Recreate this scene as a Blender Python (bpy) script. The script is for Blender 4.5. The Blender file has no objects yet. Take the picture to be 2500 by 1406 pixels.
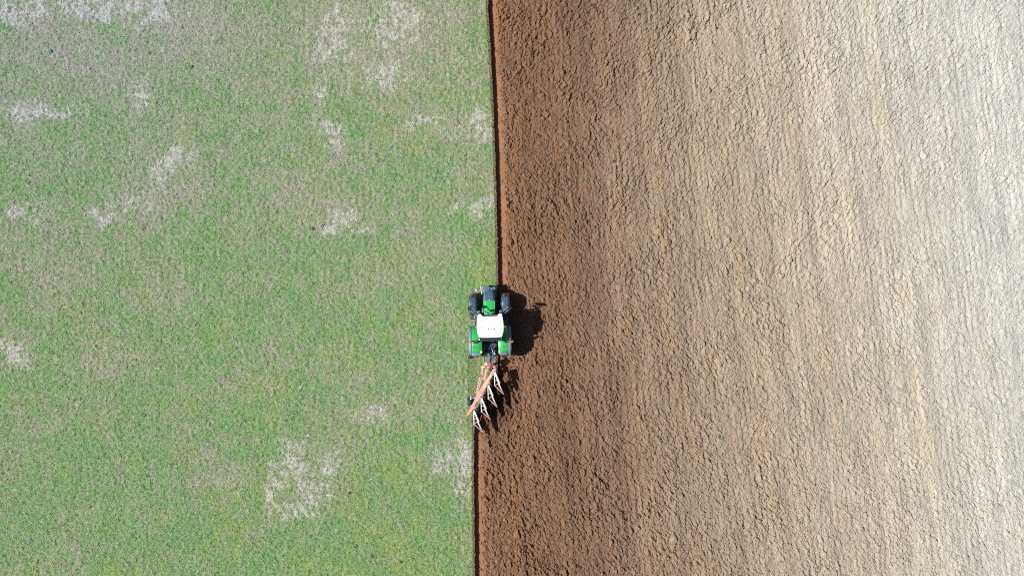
import bpy, bmesh, math, random
import numpy as np
from mathutils import Vector, Matrix
random.seed(7)
rng = np.random.default_rng(11)
SC = bpy.context.scene
COL = SC.collection
R = math.radians

# ------------------------------------------------------------------ camera
CAM_H = 46.3
cam = bpy.data.cameras.new('camera'); cam.lens = 24; cam.sensor_width = 36; cam.clip_end = 3000
co = bpy.data.objects.new('camera', cam); COL.objects.link(co)
co.location = (0, 0, CAM_H); co.rotation_euler = (0, 0, 0)
SC.camera = co
# ------------------------------------------------------------------ sky + sun
SUN_EL, SUN_AZ = R(48.5), R(3.5)      # light travels towards +x, a touch towards +y
w = bpy.data.worlds.new('World'); SC.world = w; w.use_nodes = True
nt = w.node_tree; nt.nodes.clear()
sky = nt.nodes.new('ShaderNodeTexSky'); sky.sky_type = 'NISHITA'; sky.sun_disc = False
sky.sun_elevation = SUN_EL; sky.sun_rotation = R(267)
bg = nt.nodes.new('ShaderNodeBackground'); bg.inputs[1].default_value = 0.055
wo = nt.nodes.new('ShaderNodeOutputWorld')
nt.links.new(sky.outputs[0], bg.inputs[0]); nt.links.new(bg.outputs[0], wo.inputs[0])
sl = bpy.data.lights.new('sun', 'SUN'); sl.energy = 5.0; sl.angle = R(0.5); sl.color = (1.0, 0.975, 0.94)
so = bpy.data.objects.new('sun', sl); COL.objects.link(so); so.location = (-40, 0, 60)
d = Vector((math.cos(SUN_EL)*math.cos(SUN_AZ), math.cos(SUN_EL)*math.sin(SUN_AZ), -math.sin(SUN_EL)))
so.rotation_euler = d.to_track_quat('-Z', 'Y').to_euler()
SC.view_settings.view_transform = 'Standard'; SC.view_settings.look = 'None'
SC.view_settings.exposure = 0.16; SC.view_settings.gamma = 1.0
SC.cycles.max_bounces = 6
SC.cycles.pixel_filter_type = 'BLACKMAN_HARRIS'; SC.cycles.filter_width = 1.1; SC.cycles.use_denoising = False

# ------------------------------------------------------------------ noise
_perm = np.random.default_rng(3).permutation(4096).astype(np.int64)
_g = np.random.default_rng(4).uniform(0, 2*np.pi, 4096); _gx, _gy = np.cos(_g), np.sin(_g)
_rv = np.random.default_rng(5).random((4096, 3))
def _h(ix, iy): return _perm[(_perm[ix & 4095] + iy) & 4095]
def perlin(x, y):
    ix = np.floor(x).astype(np.int64); iy = np.floor(y).astype(np.int64)
    fx = x-ix; fy = y-iy
    u = fx*fx*fx*(fx*(fx*6-15)+10); v = fy*fy*fy*(fy*(fy*6-15)+10)
    def dt(i, j):
        h = _h(ix+i, iy+j); return _gx[h]*(fx-i) + _gy[h]*(fy-j)
    a = dt(0, 0)*(1-u)+dt(1, 0)*u; b = dt(0, 1)*(1-u)+dt(1, 1)*u
    return (a*(1-v)+b*v)*1.5
def fbm(x, y, o=4):
    s = 0; a = 1.0; f = 1.0; t = 0
    for i in range(o):
        s = s + a*perlin(x*f+17.3*i, y*f-9.1*i); t += a; a *= .55; f *= 2.03
    return s/t
def worley(x, y):
    ix = np.floor(x).astype(np.int64); iy = np.floor(y).astype(np.int64)
    best = np.full(x.shape, 9.0); val = np.zeros(x.shape)
    for i in (-1, 0, 1):
        for j in (-1, 0, 1):
            h = _h(ix+i, iy+j); rv = _rv[h]
            dd = np.hypot(ix+i+rv[..., 0]-x, iy+j+rv[..., 1]-y)
            m = dd < best; best = np.where(m, dd, best); val = np.where(m, rv[..., 2], val)
    return best, val
def facets(x, y):
    """cells that are each one tilted flat face: broken clods with sharp edges"""
    ix = np.floor(x).astype(np.int64); iy = np.floor(y).astype(np.int64)
    best = np.full(x.shape, 9.0); out = np.zeros(x.shape)
    for i in (-1, 0, 1):
        for j in (-1, 0, 1):
            h = _h(ix+i, iy+j); rv = _rv[h]; g1 = _gx[h]; g2 = _gy[h]
            ddx = x-(ix+i+rv[..., 0]); ddy = y-(iy+j+rv[..., 1]); dd = np.hypot(ddx, ddy)
            m = dd < best; best = np.where(m, dd, best)
            out = np.where(m, (rv[..., 2]-.5)*.9 + (g1*.5+.55)*ddx + g2*.5*ddy, out)
    return out
def sstep(a, b, x):
    t = np.clip((x-a)/(b-a), 0, 1); return t*t*(3-2*t)
def lin(c):
    c = np.array(c, float)/255; return np.where(c <= .04045, c/12.92, ((c+.055)/1.055)**2.4)

# ------------------------------------------------------------------ field edge (the furrow wall)
EY = [-700, -19.5, -13.8, -11.0, -8.75, -8.45, -7.9, -7.6, -7.05, -6.75, -6.2, -5.9, -5.5, 0.1, 2.9, 5.6, 8.4, 11.2, 14.0, 16.75, 19.5, 23, 30, 700]
EX = [-2.35, -2.50, -2.56, -2.58, -2.53, -2.12, -2.11, -1.74, -1.72, -1.36, -1.34, -.97, -.94, -.92, -.97, -1.03, -1.11, -1.22, -1.33, -1.47, -1.64, -1.9, -2.4, -60]
def edge(y):
    return np.interp(y, EY, EX) + perlin(y/.35, y*0+3.3)*.028 + perlin(y/.13, y*0+5.3)*.016 + perlin(y/2.1, y*0+8.1)*.03

# ------------------------------------------------------------------ materials
def nodes(m):
    m.use_nodes = True; t = m.node_tree; return t, t.nodes['Principled BSDF'], t.links
def paint(name, col, rough=.5, metal=0.0, var=.12, dirt=.0, coat=0.0, scale=9):
    m = bpy.data.materials.new(name); t, b, l = nodes(m)
    tc = t.nodes.new('ShaderNodeTexCoord'); n = t.nodes.new('ShaderNodeTexNoise'); n.inputs['Scale'].default_value = scale
    n.inputs['Detail'].default_value = 6
    l.new(tc.outputs['Object'], n.inputs['Vector'])
    r = t.nodes.new('ShaderNodeValToRGB'); l.new(n.outputs['Fac'], r.inputs[0])
    r.color_ramp.elements[0].position = .3; r.color_ramp.elements[1].position = .75
    r.color_ramp.elements[0].color = (*[max(0, c*(1-var)) for c in col], 1)
    r.color_ramp.elements[1].color = (*[min(1, c*(1+var)) for c in col], 1)
    out = r.outputs[0]
    if dirt:
        n2 = t.nodes.new('ShaderNodeTexNoise'); n2.inputs['Scale'].default_value = 4.5; n2.inputs['Detail'].default_value = 9; n2.inputs['Roughness'].default_value = .7
        l.new(tc.outputs['Object'], n2.inputs['Vector'])
        r2 = t.nodes.new('ShaderNodeMapRange'); r2.inputs[1].default_value = .5; r2.inputs[2].default_value = .75; r2.inputs[4].default_value = dirt
        l.new(n2.outputs['Fac'], r2.inputs[0])
        mx = t.nodes.new('ShaderNodeMixRGB'); mx.inputs[2].default_value = (.26, .19, .135, 1)
        l.new(r2.outputs[0], mx.inputs[0]); l.new(out, mx.inputs[1]); out = mx.outputs[0]
    l.new(out, b.inputs['Base Color'])
    b.inputs['Roughness'].default_value = rough; b.inputs['Metallic'].default_value = metal
    b.inputs['Coat Weight'].default_value = coat
    return m
M = {}
M['green'] = paint('green_paint', (.028, .50, .11), .32, 0, .08, .10, .3)
M['white'] = paint('white_roof', (.86, .87, .87), .4, 0, .03, .03)
M['plastic'] = paint('dark_plastic', (.058, .098, .140), .42, 0, .2, .14)
M['plastic_lt'] = paint('grey_plastic', (.17, .26, .35), .45, 0, .15, .12)
M['hoodgrey'] = paint('hood_grey', (.10, .185, .265), .4, 0, .15, .06)
M['black'] = paint('black_iron', (.014, .018, .024), .5, 0, .3, .12)
M['iron'] = paint('blue_grey_iron', (.05, .085, .12), .4, .2, .4, .2)
M['chrome'] = paint('steel_rod', (.38, .42, .46), .3, .6, .1, .1)
M['rubber'] = paint('rubber', (.03, .029, .028), .8, 0, .3, .45)
M['lug'] = paint('muddy_tread', (.27, .185, .135), .9, 0, .35, .5)
M['red'] = paint('faded_red_paint', (.88, .34, .31), .42, 0, .12, .10)
M['orange'] = paint('orange_paint', (.86, .32, .16), .42, 0, .1, .08)
M['crimson'] = paint('crimson_paint', (.60, .10, .13), .4, 0, .15, .1)
M['cream'] = paint('cream_paint', (.80, .72, .50), .5, 0, .1, .15)
M['share'] = paint('polished_steel', (.80, .79, .80), .33, .25, .08, .12)
M['redlens'] = paint('red_lens', (.45, .035, .02), .25, 0, .05)
M['amber'] = paint('amber_lens', (.85, .17, .05), .25, 0, .05)
M['yellow'] = paint('yellow_plate', (.90, .72, .16), .4, 0, .05)
M['stripe'] = paint('orange_stripe', (.80, .20, .04), .4, 0, .05)
M['lime'] = paint('lime_rail', (.45, .75, .35), .4, 0, .05)
M['palemark'] = paint('pale_blue_marking', (.50, .70, .78), .5, 0, .25, 0, 0, 40)
M['pinkbar'] = paint('worn_pink_paint', (.82, .42, .38), .4, 0, .2, .15)
M['seat'] = paint('seat_cloth', (.03, .03, .035), .9)
m = bpy.data.materials.new('cab_glass'); t, b, l = nodes(m)
b.inputs['Base Color'].default_value = (.25, .42, .42, 1); b.inputs['Roughness'].default_value = .03
b.inputs['Transmission Weight'].default_value = .85; b.inputs['IOR'].default_value = 1.3; M['glass'] = m

def ground_mat(name, sc, lo, hi, bump, bsc):
    m = bpy.data.materials.new(name); t, b, l = nodes(m)
    a = t.nodes.new('ShaderNodeAttribute'); a.attribute_name = 'tint'
    tc = t.nodes.new('ShaderNodeTexCoord')
    n = t.nodes.new('ShaderNodeTexNoise'); n.inputs['Scale'].default_value = sc; n.inputs['Detail'].default_value = 5; n.inputs['Roughness'].default_value = .65
    l.new(tc.outputs['Object'], n.inputs['Vector'])
    r = t.nodes.new('ShaderNodeMapRange'); r.inputs[1].default_value = .3; r.inputs[2].default_value = .7; r.inputs[3].default_value = lo; r.inputs[4].default_value = hi
    l.new(n.outputs['Fac'], r.inputs[0])
    v = t.nodes.new('ShaderNodeVectorMath'); v.operation = 'SCALE'
    l.new(a.outputs['Color'], v.inputs[0]); l.new(r.outputs[0], v.inputs['Scale'])
    l.new(v.outputs[0], b.inputs['Base Color'])
    b.inputs['Roughness'].default_value = .95; n.inputs['Roughness'].default_value = .75; b.inputs['Specular IOR Level'].default_value = .15
    if bump:
        n2 = t.nodes.new('ShaderNodeTexNoise'); n2.inputs['Scale'].default_value = bsc; n2.inputs['Detail'].default_value = 6; n2.inputs['Roughness'].default_value = .7
        l.new(tc.outputs['Object'], n2.inputs['Vector'])
        bp = t.nodes.new('ShaderNodeBump'); bp.inputs['Strength'].default_value = 1.0; bp.inputs['Distance'].default_value = bump
        l.new(n2.outputs['Fac'], bp.inputs['Height']); l.new(bp.outputs[0], b.inputs['Normal'])
    return m
M['soil'] = ground_mat('ploughed_soil', 22, .74, 1.26, .075, 16)
M['turf'] = ground_mat('turf', 16, .62, 1.38, .05, 14)
M['blade'] = ground_mat('grass_blade', 3, .9, 1.1, 0, 1)

# ------------------------------------------------------------------ raw mesh helpers
def np_mesh(name, V, F, mat, colr=None, smooth=False):
    me = bpy.data.meshes.new(name); k = F.shape[1]
    me.vertices.add(len(V)); me.vertices.foreach_set('co', V.astype(np.float32).ravel())
    me.loops.add(F.size); me.loops.foreach_set('vertex_index', F.astype(np.int32).ravel())
    me.polygons.add(len(F)); me.polygons.foreach_set('loop_start', np.arange(0, F.size, k, dtype=np.int32))
    me.update(calc_edges=True)
    if smooth: me.polygons.foreach_set('use_smooth', np.ones(len(F), bool))
    if colr is not None:
        at = me.color_attributes.new('tint', 'FLOAT_COLOR', 'POINT')
        c4 = np.ones((len(V), 4), np.float32); c4[:, :3] = colr; at.data.foreach_set('color', c4.ravel())
    me.materials.append(mat)
    o = bpy.data.objects.new(name, me); COL.objects.link(o); return o
def grid_faces(ny, nx):
    i = np.arange(ny-1)[:, None]*nx + np.arange(nx-1)[None, :]
    return np.stack([i, i+1, i+nx+1, i+nx], -1).reshape(-1, 4)
def tag(o, label=None, cat=None, group=None, kind=None):
    for k_, v_ in (('label', label), ('category', cat), ('group', group), ('kind', kind)):
        if v_: o[k_] = v_
    return o
def grow(a, b, n0, g=1.22):
    out = []; s = n0; x = a
    while x < b: x += s; out.append(x); s *= g
    return out
ylines = np.arange(-23.0, 23.0, .034)
yl = np.array([-q for q in grow(23.0, 600, .08)][::-1] + list(ylines) + grow(23.0, 600, .08))

# ------------------------------------------------------------------ ploughed field
def lane_c(x, y): return x + .92 + y*(.04+.10*np.clip(x/14, 0, 1))
def soil_height(x, y, u):
    wob = fbm(x/3.1, y/3.1, 2)
    # two clod directions that trade places over the field
    mk = sstep(-.25, .25, fbm(x/6+3, y/6, 2) + .035*(y-5) + .012*(x-12))
    def rot(ax, ay): return x*ax+y*ay, -x*ay+y*ax
    pa, aa = rot(.86, .50); pb, ab = rot(.86, -.50)
    wx = fbm(x/.9, y/.9, 2)*.25
    def both(wl, ani, off, f):
        return f((pa+wx)/wl+off, aa/(wl*ani)+off)*(1-mk) + f((pb+wx)/wl-off, ab/(wl*ani)-off)*mk
    n1 = both(.55, 1.9, 1.3, perlin); n2 = both(.21, 1.9, 5.1, perlin)
    wx = wx*.4 + fbm(x/.16, y/.16, 2)*.035
    fa = both(.24, 1.6, 2.2, facets); fb = both(.125, 1.35, 7.9, facets); fc = facets((x+wx)/.080, y/.085)
    f1, v1 = worley((pa+wx)/.40, aa/.52)
    clod = np.clip(.60-f1, 0, 1)*sstep(.72, .98, v1)*.30
    rug = fbm(x/2.3+9, y/3.4, 3)
    amp = (1.0 + .7*rug)*np.interp(u, [0, 4, 14, 24, 38], [1.02, .96, .88, .76, .66])
    amp = np.clip(amp, .25, 2)
    h = amp*(0.026*n1 + .028*n2 + .058*fa*(.6+.8*np.clip(rug+.4, 0, 1)) + .072*fb + .036*fc + clod*.7)
    # passes and single slices run parallel to the furrow
    c = lane_c(x, y) + wob*.22
    h += .014*np.sin(c/1.62*2*np.pi) + .022*np.sin(c/.405*2*np.pi)*np.clip(fbm(x/1.5, y/5, 2)+.45, 0, 1)
    return h
us = np.concatenate([[-.16, -.125, -.09, -.055, -.02, .0, .012, .03, .06], np.arange(.09, 39.5, .034), grow(39.5, 600, .08)])
NY, NX = len(yl), len(us)
U = np.repeat(us[None, :], NY, 0); Y = np.repeat(yl[:, None], NX, 1)
EDG = edge(yl); X = EDG[:, None] + U
Uj = U + .14*fbm(X/.5, Y/.6, 2)*(U > .3)
hs = soil_height(X, Y, U)
far = np.clip(1-(np.maximum(np.abs(Y)-23, 0)+np.maximum(U-39.5, 0))/6, 0, 1)
hs *= .15+.85*far
body = sstep(.28, .66, Uj)
floor = -.33 + .25*hs*sstep(.1, .3, U) + .012*perlin(X/.1, Y/.13)
Z = floor*(1-body) + (hs+.015)*body
Z = np.where(U < .005, -.012+.035*perlin(X/.07, Y/.09), Z)
Z = np.where((U > .005) & (U < .02), -.10, Z)
# crumbs fallen off the wall
# right-hand wheels run on soil packed in the furrow
pk = sstep(-.95, -.8, X)*(1-sstep(.0, .5, X))*sstep(-6.0, -5.2, Y)*(1-sstep(-.75, -.45, Y))*(U > .02)
Z = Z*(1-pk) + (-.17)*pk
# slices turning behind the four bodies
for hx, hy in ((-1.12, -5.5), (-1.55, -6.35), (-2.01, -7.18), (-2.48, -8.02)):
    for (ax, ay, bx, by, a_, w_) in ((.35, -1.05, .95, -2.6, .36, .12), (.02, -.45, .55, -2.0, -.34, .18), (.75, -.9, 1.3, -2.2, .16, .09)):
        x0, y0, x1, y1 = hx+ax, hy+ay, hx+bx, hy+by
        dx, dy = x1-x0, y1-y0; L2 = dx*dx+dy*dy
        tt = np.clip(((X-x0)*dx+(Y-y0)*dy)/L2, 0, 1)
        dd = np.hypot(X-x0-dx*tt - .06*np.sin(tt*5), Y-y0-dy*tt)
        Z += a_*np.exp(-(dd/w_)**2)*(U > .1)*(1-.6*tt)*(1+.8*perlin(X/.2, Y/.2))
XX = X + np.where(U > .3, .30*hs*far*body, 0); YY = Y + .12*np.where(U > .3, perlin(X/.3, Y/.3)*.3*far, 0)
# colour of the soil: freshly turned and brown by the furrow, dried and pale to the right
CP = [-1.0, -.55, -.2, 1.4, 4.2, 6.9, 9.7, 12.5, 15.3, 19.4, 23.6, 29.2, 34.7]
CC = [(160, 120, 90), (158, 117, 87), (147, 111, 84), (138, 107, 84), (138, 110, 90), (149, 125, 105), (161, 141, 120), (170, 152, 132), (178, 162, 142), (188, 175, 157), (196, 186, 170), (201, 196, 183), (206, 203, 193)]
CL = np.array([lin(c) for c in CC])
def soil_col(X, Y, U):
    dr = X + np.where(U > 5, (U-5)/18, 0).clip(0, 1)*.21*Y + fbm(X/5, Y/12, 3)*2.0*sstep(2, 10, U)
    dr = np.where(U < 2.5, X - (np.interp(Y, EY, EX)+.93), dr)
    c = np.stack([np.interp(dr, CP, CL[:, k]) for k in range(3)], -1)
    s = .04+.08*np.clip(U/14, 0, 1)
    cc = lane_c(X, Y) + .15*fbm(X/2, Y/3, 2)
    b1 = fbm(cc/1.0+40, Y/7, 4)                    # long streaks of lighter, orange subsoil
    b2 = fbm(cc/.5+3, Y/1.1, 3)
    og = sstep(.10, .48, b1)*.60 + sstep(.1, .5, b2)*.3
    for lane, wd in ((8.6, .45), (11.4, .4), (16.6, .4), (21.5, .6), (27.5, .6), (4.4, .3)):
        og = og + np.exp(-((cc-lane+.3*fbm(Y/2.3+lane, Y*0+lane, 2))/wd)**2)*np.clip(.38+1.7*fbm(Y/3.2+lane, X/1.6, 3), 0, 1)
    og = np.clip(og, 0, 1)[..., None]*np.interp(U, [0, .6, 10, 38], [.3, .75, .8, .45])[..., None]
    warm = c*np.array([1.07, 1.0, .86])+np.array([.012, .004, 0])
    c = c*(1-og) + warm*og
    pur = sstep(.0, .5, fbm(cc/1.4-9, Y/6, 3))[..., None]*.5
    c = c*(1-pur) + c*np.array([.90, .90, .92])*pur
    sl_ = fbm(cc/.42+77, Y/8.0, 3)*.95 + fbm(cc/1.9-31, Y/20, 3)*.75 + .5*fbm(X/.22, Y/.3, 2)
    c = c*(1+.20*np.clip(sl_, -1, 1)*sstep(.4, 2, U))[..., None]
    c *= (1+.14*fbm(X/1.6, Y/2.6, 3) + .12*fbm(X/.35, Y/.5, 2))[..., None]
    return c
CS = soil_col(X, Y, U)
fresh_shade = (np.exp(-((X+1.25)/1.25)**2-((Y+7.6)/2.2)**2)*(U > .15))[..., None]
CS = CS*(1-.64*fresh_shade)  # shade between the plough bodies painted into the moist, just-turned soil colour
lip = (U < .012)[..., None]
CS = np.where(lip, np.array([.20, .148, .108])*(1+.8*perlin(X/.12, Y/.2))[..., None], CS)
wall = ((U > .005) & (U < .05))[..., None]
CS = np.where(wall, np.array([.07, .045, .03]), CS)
SOIL_K = .90
CS = np.clip(CS*SOIL_K, .01, .75)
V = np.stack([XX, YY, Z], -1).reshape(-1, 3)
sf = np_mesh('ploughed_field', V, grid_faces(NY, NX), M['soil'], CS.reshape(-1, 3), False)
tag(sf, kind='structure')

# ------------------------------------------------------------------ loose clods on the ploughed field (too many to count)
ico = bmesh.new(); bmesh.ops.create_icosphere(ico, subdivisions=1, radius=1)
ico.verts.ensure_lookup_table(); ico.faces.ensure_lookup_table()
IV = np.array([v.co[:] for v in ico.verts]); IF = np.array([[v.index for v in f.verts] for f in ico.faces]); ico.free()
NC = 105000
cu = .45 + 37.5*rng.random(NC)**1.05; cy = rng.uniform(-21.5, 21.5, NC)
keep = rng.random(NC) < np.clip(.55+1.0*fbm(cu/2+9, cy/3, 2), .15, 1); cu, cy = cu[keep], cy[keep]; NC = len(cu)
ng = 700; cu[:ng] = .02-rng.exponential(.11, ng); cx = edge(cy)+cu
sz = (.022+.042*rng.random(NC)**2.5)*np.interp(cu, [0, 10, 38], [1.1, 1.0, .9]); sz[rng.random(NC) < .006] *= 1.7
hz = soil_height(cx, cy, cu)*sstep(.28, .66, cu) - .27*(1-sstep(.28, .66, cu))
hz[:ng] = .085*fbm(cx[:ng]/.24, cy[:ng]/.24, 3)+.01; sz[:ng] *= .6
rz = rng.uniform(0, 6.28, NC)
P = IV[None] * (1+.95*(rng.random((NC, 12, 1))-.5)) * (sz[:, None]*np.stack([1+.5*rng.random(NC), .8+.9*rng.random(NC), .75+.5*rng.random(NC)], -1))[:, None, :].reshape(NC, 1, 3)
ca, sa = np.cos(rz)[:, None], np.sin(rz)[:, None]
PX = P[..., 0]*ca-P[..., 1]*sa; PY = P[..., 0]*sa+P[..., 1]*ca
P = np.stack([PX+(cx+.30*hz)[:, None], PY+cy[:, None], P[..., 2]+(hz+sz*.35)[:, None]], -1)
cc_ = np.clip(soil_col(cx, cy, cu)*SOIL_K*rng.uniform(.8, 1.25, (NC, 1)), .01, .75)
F = (IF[None]+(np.arange(NC)*12)[:, None, None]).reshape(-1, 3)
cl = np_mesh('soil_clods', P.reshape(-1, 3), F, M['soil'], np.repeat(cc_, 12, 0))
tag(cl, 'small loose clods of earth strewn over the ploughed ground', 'soil clods', kind='stuff')

# ------------------------------------------------------------------ pasture
PATCH = [(-33.6, 19.0, 1.7, 0.8), (-29.2, 19.1, 4.7, 0.7), (-25.0, 18.8, 1.7, 0.7), (-11.9, 18.1, 0.8, 1.9), (-12.1, 16.5, 0.6, 0.8), (-8.1, 17.6, 1.2, 0.8), (-7.2, 18.4, 0.7, 0.7), (-9.0, 14.2, 1.2, 0.8), (-12.8, 13.0, 0.4, 1.0), (-25.3, 12.7, 0.7, 0.9), (-33.1, 11.9, 2.2, 0.6), (-30.3, 11.9, 1.4, 0.4), (-1.9, 10.9, 0.7, 0.8), (-5.6, 11.2, 1.3, 0.4), (-11.9, 10.4, 0.6, 0.7), (-22.5, 9.2, .8, .5), (-23.5, 8.1, .6, .6), (-24.4, 7.0, .5, .4), (-25.9, 5.7, .6, .3), (-33.3, 5.1, 1.2, 0.4), (-27.4, 4.7, 0.9, 0.3), (-11.7, 4.5, 1.0, 0.5), (-1.7, 5.8, 0.7, 0.4), (-3.3, 5.2, 0.9, 0.3), (-33.8, -4.4, 1.3, 0.9), (-15.2, -11.4, .7, .8), (-14.4, -12.6, .6, .7), (-16.2, -13.9, .4, .8), (-13.0, -13.8, .6, .5), (-14.0, -15.0, .9, .5), (-12.3, -12.0, .5, .8), (-15.6, -15.2, .6, .4), (-9.6, -8.7, .9, 0.35), (-3.4, -11.0, .5, .9), (-4.3, -12.2, .5, .6), (-5.4, -11.8, .5, .5), (-3.1, -13.2, .3, .6)]
WEAK = [(-4.7, 3.1, 1.1, 0.5), (-2.8, 8.0, 0.8, 0.4), (-9.4, 8.3, 0.6, 0.3), (-21.4, 6.5, 1.7, 0.8), (-22.8, -0.5, 2.5, 1.5), (-27.8, -4.6, 2.5, 1.9), (-6.4, -7.7, 1.9, 1.1), (-15.3, 6.5, 1.7, 1.1), (-10.3, 0.4, 1.7, 1.1), (-19.2, -13.0, 1.7, 1.7), (-31.9, 0.1, 1.7, 1.4), (-20.8, 16.5, 3.3, 2.5), (-26.4, 6.2, 1.7, 0.8), (-4.4, -1.6, 0.8, 1.1), (-8.1, 17.9, 2.7, 1.7), (-5, 17, 3, 4), (-3.9, -11.3, 1.4, 2.0), (-29, 16, 6, 2.0), (-13.0, 16.0, 2.5, 2.2), (-9.5, 16.5, 2.0, 2.0), (-22.6, 7.4, 2.0, 1.8), (-25.6, 5.3, 2.4, .9), (-31, 5, 2.6, .7), (-12.4, 9.6, 1.4, 2.0), (-14.6, -12.8, 2.4, 3.2), (-3.6, -10.5, 1.6, 2.6), (-8.6, -8.8, 2.4, 1.2), (-11, 5, 3, 1.4), (-3, 10.8, 2.2, 1.2)]
def field_maps(x, y):
    n = fbm(x/.9, y/.9, 4); n2 = fbm(x/.25+5, y/.25, 2)
    s = np.zeros_like(x); wk = np.zeros_like(x)
    wx = x+1.5*fbm(x/1.7, y/1.7, 3); wy = y+1.1*fbm(x/1.5+30, y/1.5, 3)
    for a, b_, c, d_ in PATCH: s = s + np.exp(-((wx-a)/c/1.25)**2-((wy-b_)/d_/1.25)**2)
    for a, b_, c, d_ in WEAK: wk = wk + np.exp(-((wx-a)/c)**2-((wy-b_)/d_)**2)
    n3 = fbm(x/.28-7, y/.28, 3); wisp = 1-np.abs(fbm(x/1.0+y/2.4+11, y/.7-3, 4))*3.2
    straw = sstep(.16, 1.12, np.clip(s, 0, 1.0)*(.22+1.7*n+1.9*n3+.75*wisp)+.60*np.clip(wk, 0, .8)*(.55*wisp+1.1*n3+.9*n)+.3*n*n3)*.88
    m = .42*fbm(x/4.6+8, y/4.0, 3) + .07*np.sin((x+.25*fbm(x/2, y/4, 2))/.40*2*np.pi) + .60*fbm(x/1.0-4, y/.9, 3) + .55*n2
    brown = np.clip(.36 + 1.0*m + .26*np.clip(wk, 0, 1) + .50*np.clip(s, 0, 1)*(.4+n) + .009*(y) - .004*(x+18), .06, .93)
    yel = sstep(-.1, .5, fbm(x/3.0-20, y/3.0, 3)+.012*(x+14)-.008*y)
    return straw, brown, yel
GREENS = np.array([(.170, .312, .105), (.230, .325, .092), (.130, .300, .168)])
BROWN = np.array([.380, .350, .275]); STRAW = np.array([.60, .585, .51])
def turf_z(x, y): return .085*fbm(x/.24, y/.24, 3) + .05*fbm(x/1.3, y/1.3, 2) + .05*np.clip(fbm(x/.5+4, y/.5, 2), 0, 1)
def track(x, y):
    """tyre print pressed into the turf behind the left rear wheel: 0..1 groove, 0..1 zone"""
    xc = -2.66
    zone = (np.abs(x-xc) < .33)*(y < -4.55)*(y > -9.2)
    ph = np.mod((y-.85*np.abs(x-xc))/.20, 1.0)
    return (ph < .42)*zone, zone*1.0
gu = np.concatenate([[.115, .15], np.arange(.20, 3.2, .045), np.arange(3.2, 35.5, .075), grow(35.5, 600, .1)])
gy = np.array([-q for q in grow(23.0, 600, .1)][::-1] + list(np.arange(-23, 23, .06)) + grow(23.0, 600, .1))
NYg, NXg = len(gy), len(gu)
Ug = np.repeat(gu[None, ::-1], NYg, 0); Yg = np.repeat(gy[:, None], NXg, 1); Xg = edge(gy)[:, None]-Ug
st, br, ye = field_maps(Xg, Yg)
gr, zn = track(Xg, Yg)
Zg = turf_z(Xg, Yg)*(1-zn) + .04*st*fbm(Xg/.2, Yg/.35, 2) - .035*gr - .01*zn
Zg = Zg*np.clip((Ug-.10)/.5, .15, 1)+.006
Zg[:, -1] = -.05
cool = (np.clip((Yg+4)/20, 0, 1)*np.clip((-8-Xg)/20, 0, 1))[..., None]*np.array([-.08, -.02, .12])
cg = (GREENS[0]*(1-ye[..., None])+GREENS[1]*ye[..., None])
cg = cg*(1-br[..., None]) + BROWN*.85*br[..., None]
cg = cg*(1-st[..., None]) + STRAW*.8*st[..., None]
cg = cg*(1+cool)*(1+.35*fbm(Xg/.2+3, Yg/.2, 2))[..., None]
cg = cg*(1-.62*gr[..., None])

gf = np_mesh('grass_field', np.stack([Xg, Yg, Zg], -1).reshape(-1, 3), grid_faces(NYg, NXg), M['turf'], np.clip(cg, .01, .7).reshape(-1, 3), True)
tag(gf, kind='structure')
# blades: each a narrow leaf with its own colour
NB = 430000
bu = .07+35.8*rng.random(NB)**1.02; by = rng.uniform(-21.6, 21.6, NB); bx = edge(by)-bu
st, br, ye = field_maps(bx, by)
gr, zn = track(bx, by)
clump = fbm(bx/.3+2, by/.3, 2)
keep = (gr < .5) & (rng.random(NB) < .72+.7*clump)
bx, by, st, br, ye, zn, bu = bx[keep], by[keep], st[keep], br[keep], ye[keep], zn[keep], bu[keep]; NB = len(bx)
r1 = rng.random(NB); r2 = rng.random(NB)
isst = r1 < st*.9+.010; isbr = ~isst & (r2 < br*.95)
g = GREENS[rng.choice(3, NB, p=[.5, .2, .3])]*.55 + (GREENS[0]*(1-ye[:, None])+GREENS[1]*ye[:, None])*.45
c = np.where(isbr[:, None], BROWN*rng.uniform(.55, 1.6, (NB, 1)), g*rng.uniform(.5, 1.55, (NB, 1)))
c = np.where(isst[:, None], STRAW*rng.uniform(.65, 1.25, (NB, 1)), c)
c = c*(1+(np.clip((by+4)/20, 0, 1)*np.clip((-8-bx)/20, 0, 1))[:, None]*np.array([-.08, -.02, .12]))
ln = np.where(isst, .20, .11)*rng.uniform(.6, 1.4, NB)*np.where(zn > .5, .5, 1)*np.clip(bu/.4, .45, 1); wd = rng.uniform(.022, .042, NB)*np.where(isst, .75, 1)
th = np.where(rng.random(NB) < .4, rng.normal(2.1, .5, NB), rng.uniform(0, 6.28, NB)); tl = rng.uniform(.08, .75, NB)*np.where(zn > .5, .3, 1)
dx, dy = np.cos(th), np.sin(th)
z0 = turf_z(bx, by)*(1-zn)
A = np.stack([bx-dy*wd/2, by+dx*wd/2, z0+.004], -1); B = np.stack([bx+dy*wd/2, by-dx*wd/2, z0+.004+.006*rng.random(NB)], -1)
C_ = np.stack([bx+dx*ln, by+dy*ln, z0+.01+tl*ln], -1)
V = np.stack([A, B, C_], 1).reshape(-1, 3)
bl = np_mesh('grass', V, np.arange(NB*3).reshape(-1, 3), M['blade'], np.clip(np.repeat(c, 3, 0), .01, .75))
tag(bl, 'short mixed green and dry straw grass covering the unploughed pasture', 'grass', kind='stuff')

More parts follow.
